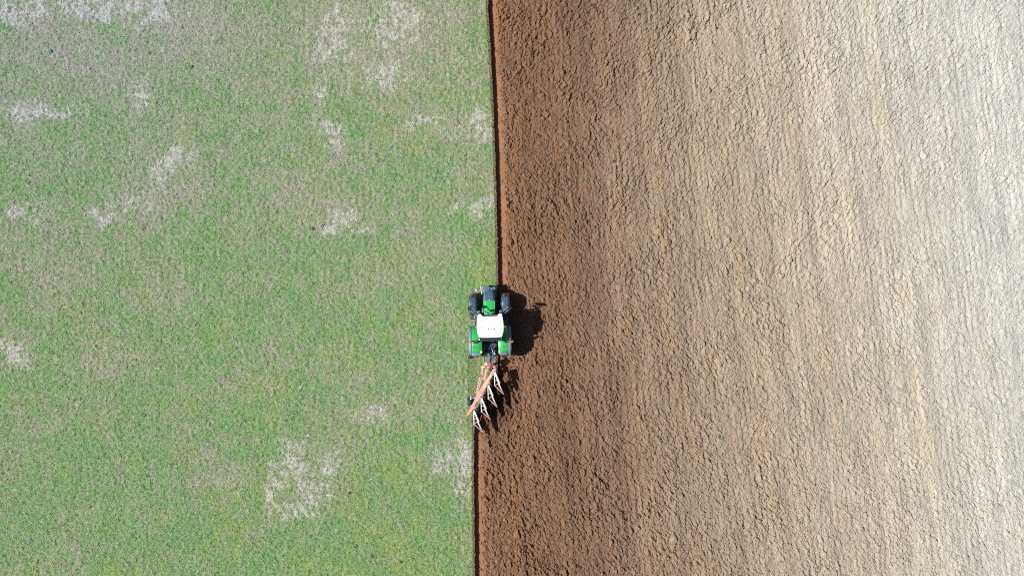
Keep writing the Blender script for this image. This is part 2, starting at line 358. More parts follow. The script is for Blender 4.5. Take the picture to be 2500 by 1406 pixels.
# ------------------------------------------------------------------ modelling helpers
SPLIT = {'stay_bar', 'tail_lamp', 'fender_rib', 'bonnet_trim', 'linkage_arm', 'filler_cap', 'coupling', 'lift_rod', 'linkage_strut', 'control_rod', 'board_stripe', 'headstock_plate', 'fender_bracket', 'vent_slot', 'turnover_ram', 'grille_rib', 'step', 'fuel_tank', 'linkage_frame'}
class MB:
    def __init__(s): s.bm = bmesh.new()
    def box(s, c, d, rot=(0, 0, 0), bev=0.0):
        r = bmesh.ops.create_cube(s.bm, size=1)
        mt = Matrix.Translation(c) @ (Matrix.Rotation(rot[2], 4, 'Z') @ Matrix.Rotation(rot[1], 4, 'Y') @ Matrix.Rotation(rot[0], 4, 'X')) @ Matrix.Diagonal((*d, 1))
        bmesh.ops.transform(s.bm, matrix=mt, verts=r['verts'])
        if bev:
            es = {e for v in r['verts'] for e in v.link_edges}
            bmesh.ops.bevel(s.bm, geom=list(es), offset=bev, segments=2, affect='EDGES', profile=.5)
        return s
    def tube(s, p0, p1, r0, r1=None, n=12):
        p0, p1 = Vector(p0), Vector(p1); dv = p1-p0
        r = bmesh.ops.create_cone(s.bm, cap_ends=True, segments=n, radius1=r0, radius2=r0 if r1 is None else r1, depth=dv.length)
        bmesh.ops.transform(s.bm, matrix=Matrix.Translation((p0+p1)/2) @ dv.to_track_quat('Z', 'Y').to_matrix().to_4x4(), verts=r['verts'])
        return s
    def path(s, pts, r, n=8):
        for a, b in zip(pts, pts[1:]): s.tube(a, b, r, n=n)
        for p in pts[1:-1]: s.ball(p, r)
        return s
    def ball(s, c, r):
        q = bmesh.ops.create_icosphere(s.bm, subdivisions=2, radius=r)
        bmesh.ops.translate(s.bm, verts=q['verts'], vec=c); return s
    def bar(s, p0, p1, w_, h_, bev=.0):
        p0, p1 = Vector(p0), Vector(p1); dv = p1-p0
        r = bmesh.ops.create_cube(s.bm, size=1)
        q = dv.to_track_quat('Y', 'Z').to_matrix().to_4x4()
        bmesh.ops.transform(s.bm, matrix=Matrix.Translation((p0+p1)/2) @ q @ Matrix.Diagonal((w_, dv.length, h_, 1)), verts=r['verts'])
        if bev:
            es = {e for v in r['verts'] for e in v.link_edges}
            bmesh.ops.bevel(s.bm, geom=list(es), offset=bev, segments=2, affect='EDGES', profile=.5)
        return s
    def prism(s, poly, z0, z1, bev=0.0, seg=2):
        lo = [s.bm.verts.new((x, y, z0)) for x, y in poly]; hi = [s.bm.verts.new((x, y, z1)) for x, y in poly]
        n = len(poly); fs = [s.bm.faces.new(lo[::-1]), s.bm.faces.new(hi)]
        for i in range(n): fs.append(s.bm.faces.new((lo[i], lo[(i+1) % n], hi[(i+1) % n], hi[i])))
        if bev: bmesh.ops.bevel(s.bm, geom=list({e for f in fs[1:2] for e in f.edges}), offset=bev, segments=seg, affect='EDGES', profile=.5)
        return s
    def quads(s, rows):
        vs = [[s.bm.verts.new(p) for p in r] for r in rows]
        for a, b in zip(vs, vs[1:]):
            for i in range(len(a)-1): s.bm.faces.new((a[i], a[i+1], b[i+1], b[i]))
        return s
    def pieces(s, name, mat, parent, pad=.004):
        """one object for each separate piece (islands whose boxes touch count as one piece)"""
        bm = s.bm; bm.verts.index_update(); seen = set(); isl = []
        for v in bm.verts:
            if v in seen: continue
            st_ = [v]; seen.add(v); comp = []
            while st_:
                q = st_.pop(); comp.append(q)
                for e in q.link_edges:
                    o_ = e.other_vert(q)
                    if o_ not in seen: seen.add(o_); st_.append(o_)
            isl.append(comp)
        def bb(c): return [min(v.co[i] for v in c)-pad for i in range(3)], [max(v.co[i] for v in c)+pad for i in range(3)]
        B = [bb(c) for c in isl]; n = len(isl); par_ = list(range(n))
        def fd(i):
            while par_[i] != i: i = par_[i]
            return i
        for i in range(n):
            for j in range(i+1, n):
                if all(B[i][0][k] <= B[j][1][k] and B[j][0][k] <= B[i][1][k] for k in range(3)): par_[fd(j)] = fd(i)
        gr_ = {}
        for i in range(n): gr_.setdefault(fd(i), set()).update(isl[i])
        out = []
        for g_ in gr_.values():
            m2 = MB(); mp = {v: m2.bm.verts.new(v.co) for v in g_}
            for f in bm.faces:
                if f.verts[0] in g_: m2.bm.faces.new([mp[v] for v in f.verts])
            m2.one = 1; out.append(m2.build(name, mat, parent))
        bm.free(); return out
    def build(s, name, mat, parent=None, loc=(0, 0, 0), smooth=False, solid=0, sub=0):
        if name in SPLIT and not solid and not getattr(s, 'one', 0):
            s.one = 1; return s.pieces(name, mat, parent)[0]
        bmesh.ops.recalc_face_normals(s.bm, faces=s.bm.faces[:])
        me = bpy.data.meshes.new(name); s.bm.to_mesh(me); s.bm.free(); me.materials.append(M[mat])
        if smooth:
            me.polygons.foreach_set('use_smooth', [True]*len(me.polygons))
        o = bpy.data.objects.new(name, me); COL.objects.link(o); o.location = loc
        if parent: o.parent = parent
        if solid:
            q = o.modifiers.new('solid', 'SOLIDIFY'); q.thickness = solid; q.offset = -1
        if sub:
            q = o.modifiers.new('sub', 'SUBSURF'); q.levels = sub; q.render_levels = sub
        return o
def copy_tree(o, parent=None):
    c = o.copy(); COL.objects.link(c); c.parent = parent
    for ch in list(o.children): copy_tree(ch, c)
    return c

# ------------------------------------------------------------------ TRACTOR (x right, y forward, origin under rear axle)
T = bpy.data.objects.new('tractor', None); COL.objects.link(T)
T.location = (-1.52, -3.72, -.065); T.rotation_euler = (0, R(3), R(1.2))
tag(T, 'bright green farm tractor with a white cab roof straddling the furrow edge', 'tractor')
RA, RF = 0.95, .71     # wheel radii
YF = 2.68              # front axle
def wheel(name, x, y, r, wd, rimr, nl, side):
    mb = MB()
    mb.tube((-wd*.22, 0, 0), (wd*.22, 0, 0), rimr*.45, n=20); mb.tube((-wd*.3, 0, 0), (wd*.3, 0, 0), rimr*.2, n=16)
    wh = mb.build(name, 'black', T, (x, y, r))
    # rim
    mb = MB(); n = 36
    prof = [(-wd*.40, rimr), (-wd*.38, rimr*.93), (-wd*.1, rimr*.9), (side*wd*.12, rimr*.5), (side*wd*.12, rimr*.1)]
    mb.quads([[(px, pr*math.cos(a), pr*math.sin(a)) for px, pr in prof] for a in [2*math.pi*i/n for i in range(n+1)]])
    mb.quads([[(px, pr*math.cos(a), pr*math.sin(a)) for px, pr in [(wd*.40, rimr), (wd*.38, rimr*.93), (wd*.1, rimr*.9)]] for a in [2*math.pi*i/n for i in range(n+1)]])
    bmesh.ops.remove_doubles(mb.bm, verts=mb.bm.verts[:], dist=1e-4)
    mb.build('rim', 'hoodgrey', wh, smooth=True, solid=.01)
    mb = MB(); rc = r-.055; n = 64
    prof = [(-wd*.40, rimr*.98), (-wd*.48, rimr+.35*(rc-rimr)), (-wd*.5, rimr+.65*(rc-rimr)), (-wd*.46, rc-.03), (-wd*.38, rc), (-wd*.12, rc+.012), (wd*.12, rc+.012), (wd*.38, rc), (wd*.46, rc-.03), (wd*.5, rimr+.65*(rc-rimr)), (wd*.48, rimr+.35*(rc-rimr)), (wd*.40, rimr*.98)]
    mb.quads([[(px, pr*math.cos(a), pr*math.sin(a)) for px, pr in prof] for a in [2*math.pi*i/n for i in range(n+1)]])
    bmesh.ops.remove_doubles(mb.bm, verts=mb.bm.verts[:], dist=1e-4)
    ty = mb.build('tyre', 'rubber', wh, smooth=True)
    # lugs: swept bars, chevron pointing with the rotation
    mb = MB()
    for sgn in (-1, 1):
        for i in range(nl):
            a0 = 2*math.pi*(i+(.5 if sgn > 0 else 0))/nl
            pts = []
            for k in range(5):
                q = k/4; xx = sgn*(.02+q*(wd*.5-.02)); rr = r - (.0 if q < .8 else .03*(q-.8)/.2*1.6)
                aa = a0 + (-q)*(.36/r)
                pts.append((xx, rr, aa))
            hw = .030
            for (xa, ra_, aa), (xb, rb, ab) in zip(pts, pts[1:]):
                vs = []
                for (px, rr, an) in ((xa, ra_, aa), (xb, rb, ab)):
                    for dh, ri in ((-hw*1.3, -.07), (-hw, 0), (hw, 0), (hw*1.3, -.07)):
                        an2 = an+dh/r; r3 = rr+ri
                        vs.append(mb.bm.verts.new((px, -r3*math.sin(an2), r3*math.cos(an2))))
                for j in range(3): mb.bm.faces.new((vs[j], vs[j+1], vs[j+5], vs[j+4]))
    mb.build('tread', 'lug', wh)
    return wh
for sx in (-1, 1):
    wheel('rear_wheel', sx*1.10, 0, RA, .62, .52, 20, sx)
    wheel('front_wheel', sx*1.075, YF, RF, .58, .38, 18, sx)
# rear fenders
def fz(y): return .97 + 1.02*math.sqrt(max(0, 1-(y/1.22)**2))
def ell(a): return 1.22*math.cos(a), .97+1.02*math.sin(a)
for sx in (-1, 1):
    mb = MB(); angs = [R(4+ (114-4)*i/22) for i in range(23)]
    rows = []
    for a in angs:
        y, z = ell(a); inn = .52 + .20*sstep(.2, .9, np.array(y)); inn = float(inn)
        rows.append([(sx*inn, y, z-.30), (sx*inn, y, z-.03), (sx*(inn+.03), y, z), (sx*.9, y, z+.015), (sx*1.14, y, z), (sx*1.185, y, z-.012)])
    mb.quads(rows); f = mb.build('rear_fender', 'green', T, smooth=True, solid=.02)
    mb = MB(); rows = []
    for i in range(27):
        a = R(2+(122-2)*i/26); y, z = ell(a); e = 0.0
        if i > 22: e = .05*(i-22)/4*1.6
        if i < 3: e = .03*(3-i)
        rows.append([(sx*1.183, y, z-.018), (sx*1.27, y, z-.02), (sx*(1.35-e*.6), y, z-.045), (sx*(1.40-e), y, z-.10), (sx*(1.40-e), y, z-.17)])
    mb.quads(rows)
    rows = []
    for i in range(5):
        a = R(113.5+(124-113.5)*i/4); y, z = ell(a); e = .10*(i/4)**2
        rows.append([(sx*(.53+e), y, z-.012), (sx*.7, y, z-.004), (sx*.95, y, z-.002), (sx*1.19, y, z-.014)])
    mb.quads(rows)
    mb.build('fender_edge', 'plastic_lt', f, smooth=True, solid=.02)
    # lamp strip on the fender
    def on_fender(xa, ya, xb, yb, wd_, mat, nm, th=.03, lift=.02):
        m1 = MB(); za, zb = fz(ya)+lift, fz(yb)+lift
        m1.bar((xa, ya, za), (xb, yb, zb), wd_, th, .008); return m1.build(nm, mat, f)
    on_fender(sx*1.17, -.05, sx*.80, -.17, .055, 'redlens', 'tail_lamp')
    on_fender(sx*.595, -.36, sx*.595, -.50, .12, 'yellow', 'marker_plate', .02, .012)
    m1 = MB()
    for k in range(7):
        xx = sx*(.80+.05*k); yy = -.46+.012*k
        m1.bar((xx, yy, fz(yy)+.012), (xx+sx*.018, yy-.03, fz(yy-.03)+.012), .022, .012)
    m1.build('vent_slot', 'black', f)
# front fenders
for sx in (-1, 1):
    mb = MB(); rows = []
    for i in range(13):
        a = R(52+(150-52)*i/12)
        rr = .80; y = YF+rr*math.cos(a)*1.0; z = RF+.02+rr*math.sin(a)*.98
        q = i/12; inner = .80 + .0*q; fr = .03*math.exp(-(q/.12)**2)+.03*math.exp(-((1-q)/.12)**2)
        rows.append([(sx*(inner+fr), y, z-.09), (sx*(inner+.05+fr), y, z-.01), (sx*1.0, y, z+.012), (sx*1.17, y, z+.012), (sx*(1.32-fr), y, z-.01), (sx*(1.37-fr), y, z-.09)])
    mb.quads(rows); ff = mb.build('front_fender', 'plastic', T, smooth=True, solid=.02)
    mb = MB()
    for xx in (.93, 1.02, 1.14, 1.24):
        pts = [(sx*xx, YF+.80*math.cos(R(a)), RF+.035+.80*.98*math.sin(R(a))) for a in range(60, 143, 12)]
        for p, q in zip(pts, pts[1:]): mb.bar(p, q, .012, .03)
    mb.build('fender_rib', 'plastic_lt', ff)
    mb = MB(); mb.box((sx*.72, YF-.02, 1.05), (.06, .08, .7)); mb.bar((sx*.72, YF, 1.38), (sx*.98, YF, 1.47), .06, .04)
    mb.build('fender_bracket', 'black', ff)
# chassis, engine, axles
mb = MB()
mb.box((0, 1.7, .85), (.52, 3.4, .5), bev=.04); mb.box((0, 0, .95), (1.5, .36, .36), bev=.08)
mb.box((0, YF, .66), (1.5, .26, .22), bev=.05); mb.box((0, .15, .95), (.62, .9, .62), bev=.06)
for sx in (-1, 1): mb.tube((sx*.5, YF, .70), (sx*.8, YF, .70), .16)
mb.build('chassis', 'black', T)
mb = MB()
mb.box((0, 3.0, 1.12), (.60, .9, .3), bev=.04)
for sx in (-1, 1):
    mb.path([(sx*.38, 2.2, 1.15), (sx*.46, 2.45, 1.05), (sx*.44, 2.75, .9)], .03)
    mb.tube((sx*.42, 2.1, 1.05), (sx*.42, 2.35, 1.05), .09)
mb.build('engine_block', 'iron', T)
# bonnet: lofted sections
def bonnet(ys, name, mat, par):
    mb = MB(); rows = []
    for y in ys:
        wv = float(np.interp(y, [1.95, 2.4, 2.9, 3.15, 3.38, 3.51, 3.58], [.34, .385, .40, .385, .33, .25, .12]))
        zt = float(np.interp(y, [1.95, 2.9, 3.24, 3.46, 3.58], [1.93, 1.84, 1.75, 1.62, 1.45]))
        zb = 1.02
        rows.append([(-wv*.98, y, zb), (-wv, y, zt-.28), (-wv*.97, y, zt-.14), (-wv*.80, y, zt-.035), (-wv*.55, y, zt-.01), (0, y, zt), (wv*.55, y, zt-.01), (wv*.80, y, zt-.035), (wv*.97, y, zt-.14), (wv, y, zt-.28), (wv*.98, y, zb)])
    mb.quads(rows)
    mb.bm.faces.new([mb.bm.verts.new(p) for p in rows[-1]])
    mb.bm.faces.new([mb.bm.verts.new(p) for p in rows[0]][::-1])
    return mb.build(name, mat, par, smooth=False)
bn = bonnet([1.95, 2.1, 2.3, 2.5, 2.7, 2.885], 'bonnet', 'green', T)
fg = bonnet([2.89, 3.05, 3.18, 3.30, 3.40, 3.48, 3.54, 3.58], 'bonnet_nose', 'hoodgrey', T)
mb = MB()
for k in range(-4, 5):
    xx = k*.062; pts = []
    for y in (2.92, 3.1, 3.28, 3.42, 3.50):
        zt = float(np.interp(y, [1.95, 2.9, 3.24, 3.46, 3.58], [1.93, 1.84, 1.75, 1.62, 1.45])); pts.append((xx, y, zt+.004))
    for p, q in zip(pts, pts[1:]): mb.bar(p, q, .016, .03)
mb.build('grille_rib', 'plastic_lt', fg)
mb = MB(); mb.ball((.02, 2.93, 1.86), .03); mb.build('bonnet_badge', 'chrome', fg)
mb = MB()
for sx in (-1, 1): mb.bar((sx*.30, 2.0, 1.915), (sx*.345, 2.86, 1.835), .018, .016)
mb.build('bonnet_trim', 'lime', bn)
mb = MB(); mb.bar((-.28, 1.99, 1.95), (.12, 2.04, 1.95), .03, .03); mb.ball((.15, 2.05, 1.95), .035); mb.build('wiper', 'lime', bn)
# front linkage
fl = MB()
fl.prism([(-.44, 3.86), (-.33, 3.86), (-.27, 3.70), (-.20, 3.86), (-.08, 3.86), (-.03, 3.74), (.03, 3.74), (.08, 3.68), (.40, 3.82), (.46, 3.70), (.38, 3.52), (.28, 3.44), (-.26, 3.44), (-.36, 3.54), (-.44, 3.70)], .80, 1.12, .03)
fl = fl.build('front_linkage', 'hoodgrey', T)
mb = MB()
for sx in (-1, 1):
    mb.bar((sx*.44, 3.3, .75), (sx*.52, 3.78, .78), .08, .10, .02); mb.ball((sx*.52, 3.78, .84), .05)
mb.bar((-.09, 3.6, 1.13), (-.09, 3.82, 1.13), .03, .04); mb.bar((0, 3.5, 1.15), (0, 3.95, 1.13), .03, .05)
mb.build('linkage_arm', 'chrome', fl)
mb = MB(); mb.box((.2, 3.84, .82), (.5, .12, .14)); mb.box((0, 3.45, .7), (.5, .5, .5), bev=.03); mb.build('linkage_frame', 'black', fl)
# side equipment
mb = MB(); mb.box((-1.05, 2.02, .86), (.50, .70, .60), bev=.05)
mb.box((-1.12, 2.15, 1.2), (.24, .30, .10), bev=.02); mb.tube((-.85, 2.3, .9), (-.85, 2.3, 1.3), .07)
bt = mb.build('battery_box', 'black', T)
mb = MB(); 
for (x, y, z, r) in ((-1.16, 1.86, 1.20, .045), (-1.18, 2.0, 1.19, .02), (-1.12, 2.08, 1.25, .018), (-1.2, 2.22, 1.26, .02), (-1.0, 2.1, 1.19, .018), (-1.05, 1.92, 1.18, .02)):
    mb.tube((x, y, z-.04), (x, y, z), r); mb.bar((x, y, z), (x+random.uniform(-.08, .08), y+random.uniform(-.08, .08), z), .012, .012)
mb.bar((-1.2, 1.74, 1.18), (-1.03, 1.76, 1.18), .03, .02)
mb.build('filler_cap', 'chrome', bt)
mb = MB(); mb.box((1.02, 1.47, .85), (.40, .72, .62), bev=.06); mb.box((1.0, 2.0, .85), (.34, .26, .5), bev=.05); ft = mb.build('fuel_tank', 'plastic', T)
mb = MB(); mb.tube((1.08, 1.7, 1.15), (1.08, 1.7, 1.22), .05); mb.build('tank_cap', 'black', ft)
mb = MB()
for k, (z, x0, x1) in enumerate(((.45, -1.34, -1.14), (.75, -1.24, -1.02), (1.05, -1.10, -.86))):
    for yy in (1.18, 1.32, 1.46, 1.58): mb.bar((x0, yy, z), (x1, yy, z), .022, .03)
    for xx in (x0, (x0+x1)/2, x1): mb.bar((xx, 1.16, z), (xx, 1.60, z), .022, .03)
for yy in (1.15, 1.61): mb.bar((-1.34, yy, .42), (-.84, yy, 1.15), .03, .06)
mb.build('step_ladder', 'plastic_lt', T)
mb = MB(); mb.path([(-.80, 1.86, 1.9), (-.95, 1.96, 1.85), (-1.02, 1.80, 1.8), (-.86, 1.74, 1.85), (-.76, 1.76, 1.9)], .014); mb.build('hand_rail', 'lime', T)
mb = MB(); mb.tube((.84, 2.12, 1.1), (.84, 2.12, 2.5), .055); mb.tube((.84, 2.12, 2.5), (.88, 2.2, 2.72), .045); mb.build('exhaust_pipe', 'black', T)
# cab
mb = MB()
mb.box((0, 1.2, 1.22), (1.36, 1.5, .14), bev=.03); mb.box((0, 1.93, 1.55), (.9, .12, .6), bev=.03)
for sx in (-1, 1):
    mb.bar((sx*.60, 1.93, 1.25), (sx*.68, 1.96, 2.92), .07, .08); mb.bar((sx*.72, 1.15, 1.3), (sx*.78, 1.15, 2.92), .05, .06)
    mb.bar((sx*.66, .28, 1.3), (sx*.68, .55, 2.92), .07, .08); mb.bar((sx*.66, .26, 1.62), (sx*.70, 1.1, 1.6), .06, .06)
mb.bar((-.68, .30, 2.1), (.68, .30, 2.1), .05, .05); mb.box((0, .34, 1.45), (1.3, .10, .4))
mb.box((0, .5, 2.86), (1.34, .22, .08)); mb.box((0, 1.25, 2.87), (1.3, 1.35, .06))
cb = mb.build('cab_frame', 'black', T)
mb = MB(); mb.quads([[(-.60, 1.97, 1.75), (.60, 1.97, 1.75)], [(-.66, 2.0, 2.85), (.66, 2.0, 2.85)]]); mb.build('windscreen', 'glass', cb, solid=.006)
mb = MB(); mb.quads([[(-.64, .27, 1.66), (.64, .27, 1.66)], [(-.66, .31, 2.2), (.66, .31, 2.2)], [(-.66, .50, 2.82), (.66, .50, 2.82)]]); mb.build('rear_window', 'glass', cb, solid=.006)
for sx in (-1, 1):
    mb = MB(); mb.quads([[(sx*.69, .34, 1.66), (sx*.76, 1.12, 1.4), (sx*.64, 1.90, 1.4)], [(sx*.70, .55, 2.85), (sx*.79, 1.15, 2.85), (sx*.70, 1.93, 2.85)]]); mb.build('side_window', 'glass', cb, solid=.006)
mb = MB(); mb.box((0, .95, 1.55), (.5, .5, .14), bev=.04); mb.box((0, .68, 1.95), (.48, .12, .7), bev=.05); mb.build('driver_seat', 'seat', cb)
mb = MB(); mb.tube((0, 1.75, 1.4), (0, 1.55, 1.95), .03)
for k in range(16):
    a, b_ = 2*math.pi*k/16, 2*math.pi*(k+1)/16
    mb.tube((.19*math.cos(a), 1.53+.17*math.sin(a), 1.97+.07*math.sin(a)), (.19*math.cos(b_), 1.53+.17*math.sin(b_), 1.97+.07*math.sin(b_)), .014, n=6)
mb.build('steering_wheel', 'black', cb)
# roof
half = [(.48, 1.885), (.545, 2.07), (.72, 2.09), (.77, 2.03), (.82, 1.65), (.855, 1.27), (.83, .95), (.76, .64), (.70, .59), (.35, .575)]
poly = half + [(-x, y) for x, y in reversed(half)]
mb = MB(); mb.prism(poly, 2.90, 3.10, .035, 3); rf = mb.build('cab_roof', 'white', T)
for x in (-.13, .26):
    m1 = MB(); m1.tube((x, 1.10, 3.098), (x, 1.10, 3.125), .038); m1.build('roof_vent', 'plastic', rf)
mb = MB()
for k in range(5):
    x = -.64+.045*k; mb.box((x, 1.21+.016*k, 3.103), (.040, .085, .006), rot=(0, 0, .5))
mb.build('roof_marking', 'palemark', rf)
mb = MB(); mb.box((0, 1.96, 2.93), (.98, .13, .05), bev=.01); mb.build('roof_visor', 'plastic', rf)
mb = MB(); mb.box((0, .50, 2.72), (1.2, .12, .16), bev=.02); mb.path([(-.62, .35, 2.35), (0, .27, 2.28), (.62, .35, 2.35)], .012); mb.build('rear_panel', 'plastic', rf)
for sx in (-1, 1):
    mb = MB(); mb.box((sx*.70, 2.20, 2.82), (.19, .15, .14), bev=.02); a = mb.build('front_work_lamp', 'plastic', T)
    mb = MB(); mb.box((sx*.70, 2.283, 2.82), (.14, .02, .09)); mb.box((sx*.70, 2.2, 2.895), (.08, .06, .012)); mb.build('lens', 'chrome', a)
    mb = MB(); mb.box((sx*.68, .46, 2.86), (.08, .10, .08), bev=.015); mb.build('rear_work_lamp', 'chrome', T)
# mirrors
for sx in (-1, 1):
    mb = MB(); mb.path([(sx*.76, 2.12, 2.80), (sx*1.20, 2.52, 2.86)], .026)
    mb.path([(sx*.80, 2.02, 2.74), (sx*1.02, 2.12, 2.70), (sx*1.2, 2.3, 2.70)], .024)
    ma = mb.build('mirror_arm', 'plastic_lt', T)
    mb = MB(); mb.box((sx*1.26, 2.46, 2.56), (.30, .14, .60), rot=(R(8), 0, sx*R(-22)), bev=.03); mb.box((sx*1.16, 2.36, 2.2), (.22, .08, .2), rot=(0, 0, sx*R(-18)), bev=.02)
    mb.build('mirror_housing', 'black', ma)
# beacons
for x, z in ((-.90, 2.86), (.97, 3.0)):
    mb = MB(); mb.tube((x, 1.25, z-.25), (x, 1.25, z), .03); mb.bar((math.copysign(.8, x), 1.25, z-.22), (x, 1.25, z-.22), .03, .03); bs = mb.build('beacon', 'black', T)
    mb = MB(); mb.tube((x, 1.25, z), (x, 1.25, z+.12), .06, .05, 16); mb.ball((x, 1.25, z+.12), .05); mb.build('beacon_lens', 'amber', bs, smooth=True)
mb = MB(); mb.path([(.93, 1.13, 2.7), (.95, 1.12, 3.45)], .008); mb.tube((.95, 1.12, 3.4), (.95, 1.12, 3.5), .02); mb.build('aerial', 'chrome', T)
# warning boards
for sx in (-1, 1):
    cx_, zc = sx*1.28, 2.08
    mb = MB(); mb.bar((sx*.70, .42, 2.25), (sx*1.08, .18, 2.12), .12, .16, .02); mb.bar((sx*1.04, .30, 2.3), (sx*1.50, .30, 2.3), .04, .03)
    ba = mb.build('board_bracket', 'black', T)
    tl = R(-22)
    mb = MB(); mb.box((cx_, .21, zc), (.43, .02, .42), rot=(tl, 0, 0)); bd = mb.build('warning_board', 'yellow', ba)
    mb = MB(); ct, sn = math.cos(tl), math.sin(tl)
    def bp_(u_, v_): # board plane, rear face
        yy, zz = -.013, v_; return (cx_+u_, .21+yy*ct-zz*sn, zc+yy*sn+zz*ct)
    for (a0, a1) in ((-.17, -.08), (.04, .13)):
        q = [bp_(a0, .205), bp_(min(a1, .215), .205), bp_(min(a1+.12, .215) if sx > 0 else a1-.10, -.205), bp_(a0+.12 if sx > 0 else max(a0-.1, -.215), -.205)]
        mb.bm.faces.new([mb.bm.verts.new(p) for p in q])
    mb.build('board_stripe', 'stripe', bd)
# rear hitch
mb = MB()
mb.box((0, -.30, .95), (.50, .50, .55), bev=.05); mb.box((0, -.62, .62), (.34, .3, .3), bev=.03); mb.box((0, -.05, 1.32), (.9, .25, .16), bev=.03)
for sx in (-1, 1):
    mb.bar((sx*.30, -.35, 1.28), (sx*.36, -.85, 1.22), .09, .10, .02); mb.bar((sx*.28, -.35, .52), (sx*.42, -1.28, .62), .07, .12, .02)
ht = mb.build('hitch', 'iron', T)
for sx in (-1, 1):
    mb = MB(); mb.tube((sx*.36, -.82, 1.24), (sx*.40, -.88, .68), .045); mb.tube((sx*.22, -.50, 1.30), (sx*.24, -.74, 1.12), .055); mb.build('lift_rod', 'chrome', ht)
mb = MB(); mb.tube((0, -.50, 1.28), (.0, -.80, 1.20), .035); mb.tube((0, -.80, 1.20), (.0, -1.25, 1.08), .05); mb.build('top_link', 'plastic_lt', ht)
rr = random.Random(5)
for mat, nm, n in (('black', 'hydraulic_hose', 16), ('plastic_lt', 'hydraulic_pipe', 16), ('chrome', 'coupling', 16)):
    mb = MB()
    for k in range(n):
        x, y, z = rr.uniform(-.40, .40), rr.uniform(-.75, .12), rr.uniform(1.20, 1.50)
        if nm == 'coupling': mb.tube((x*.9, y, z), (x*.9+rr.uniform(-.03, .03), y-rr.uniform(.04, .12), z+.02), rr.uniform(.012, .026), n=8)
        else: mb.path([(x, y, z), (x+rr.uniform(-.1, .1), y-rr.uniform(.1, .2), z+rr.uniform(-.05, .1)), (x+rr.uniform(-.12, .12), y-rr.uniform(.25, .45), z-.2)], rr.uniform(.010, .022), 6)
    mb.build(nm, mat, ht)
mb = MB()
for k in range(9):
    x = rr.uniform(-.2, .25); mb.path([(x, -.5, 1.35), (x+rr.uniform(-.06, .06), -.85, 1.45), (x*.8+rr.uniform(-.1, .1), -1.2, 1.2), (x*.4, -1.45, 1.0)], .012, 6)
mb.build('hydraulic_hose', 'plastic_lt', ht)

# ------------------------------------------------------------------ PLOUGH
PL = bpy.data.objects.new('reversible_plough', None); COL.objects.link(PL); PL.location = (-1.5, -5.1, 0)
tag(PL, 'red four furrow reversible plough with pale steel mouldboards behind the tractor', 'plough')
OFF = Vector((-1.5, -5.1, 0))
def W(x, y, z): return (x-OFF.x, y-OFF.y, z)
BZ = .68
mb = MB()
mb.bar(W(-1.17, -5.42, BZ), W(-1.80, -6.52, BZ), .20, .18, .02); mb.bar(W(-1.68, -6.28, BZ+.003), W(-2.42, -7.55, BZ+.003), .27, .2, .02)
mb.bar(W(-2.36, -7.42, BZ), W(-2.80, -8.22, BZ), .19, .18, .02)
bm_ = mb.build('beam', 'red', PL)
mb = MB(); mb.bar(W(-2.76, -8.14, BZ+.004), W(-2.97, -8.50, BZ+.004), .16, .15, .02); mb.build('beam_end', 'orange', bm_)
mb = MB(); mb.bar(W(-1.36, -5.70, BZ+.10), W(-1.88, -6.62, BZ+.10), .055, .02); mb.build('wear_plate', 'cream', bm_)
mb = MB()
mb.bar(W(-1.56, -4.98, .85), W(-1.22, -5.08, .9), .12, .5, .02); mb.bar(W(-1.52, -4.92, .95), W(-1.46, -5.30, .9), .12, .36, .03)
mb.bar(W(-1.96, -5.16, .55), W(-1.12, -5.12, .55), .10, .12, .02); mb.bar(W(-1.40, -4.98, 1.12), W(-1.36, -5.35, .80), .05, .2)
hd = mb.build('headstock', 'crimson', PL)
mb = MB(); mb.box(W(-1.72, -5.04, .98), (.19, .17, .10), bev=.03); mb.box(W(-1.40, -5.23, .93), (.48, .07, .05), rot=(0, 0, .06), bev=.01)
mb.box(W(-1.90, -5.24, .80), (.26, .09, .07), bev=.02); mb.build('headstock_plate', 'cream', hd)
mb = MB(); mb.tube(W(-1.46, -5.18, .80), W(-1.40, -5.45, .72), .11); mb.build('pivot_shaft', 'black', hd)
mb = MB()
for x in (-2.05, -1.95): mb.bar(W(x, -5.26, .74), W(x+.0, -5.80, .72), .045, .05, .01)
mb.build('linkage_strut', 'pinkbar', hd)
mb = MB(); mb.bar(W(-1.62, -5.30, .90), W(-1.80, -5.98, .82), .07, .07, .015); mb.bar(W(-1.73, -5.34, .88), W(-1.86, -6.0, .80), .045, .05, .01)
mb.bar(W(-2.12, -5.96, BZ), W(-1.72, -6.10, BZ+.02), .14, .12, .02); mb.build('turnover_ram', 'red', PL)
mb = MB(); mb.bar(W(-2.12, -5.94, .80), W(-2.40, -7.08, .76), .05, .06, .01); mb.bar(W(-2.02, -6.02, .80), W(-2.33, -7.10, .76), .045, .05, .01); mb.build('control_rod', 'pinkbar', PL)
def strip(rows, mat, name, par, th=.015):
    mb = MB(); mb.quads(rows); return mb.build(name, mat, par, smooth=True, solid=th)
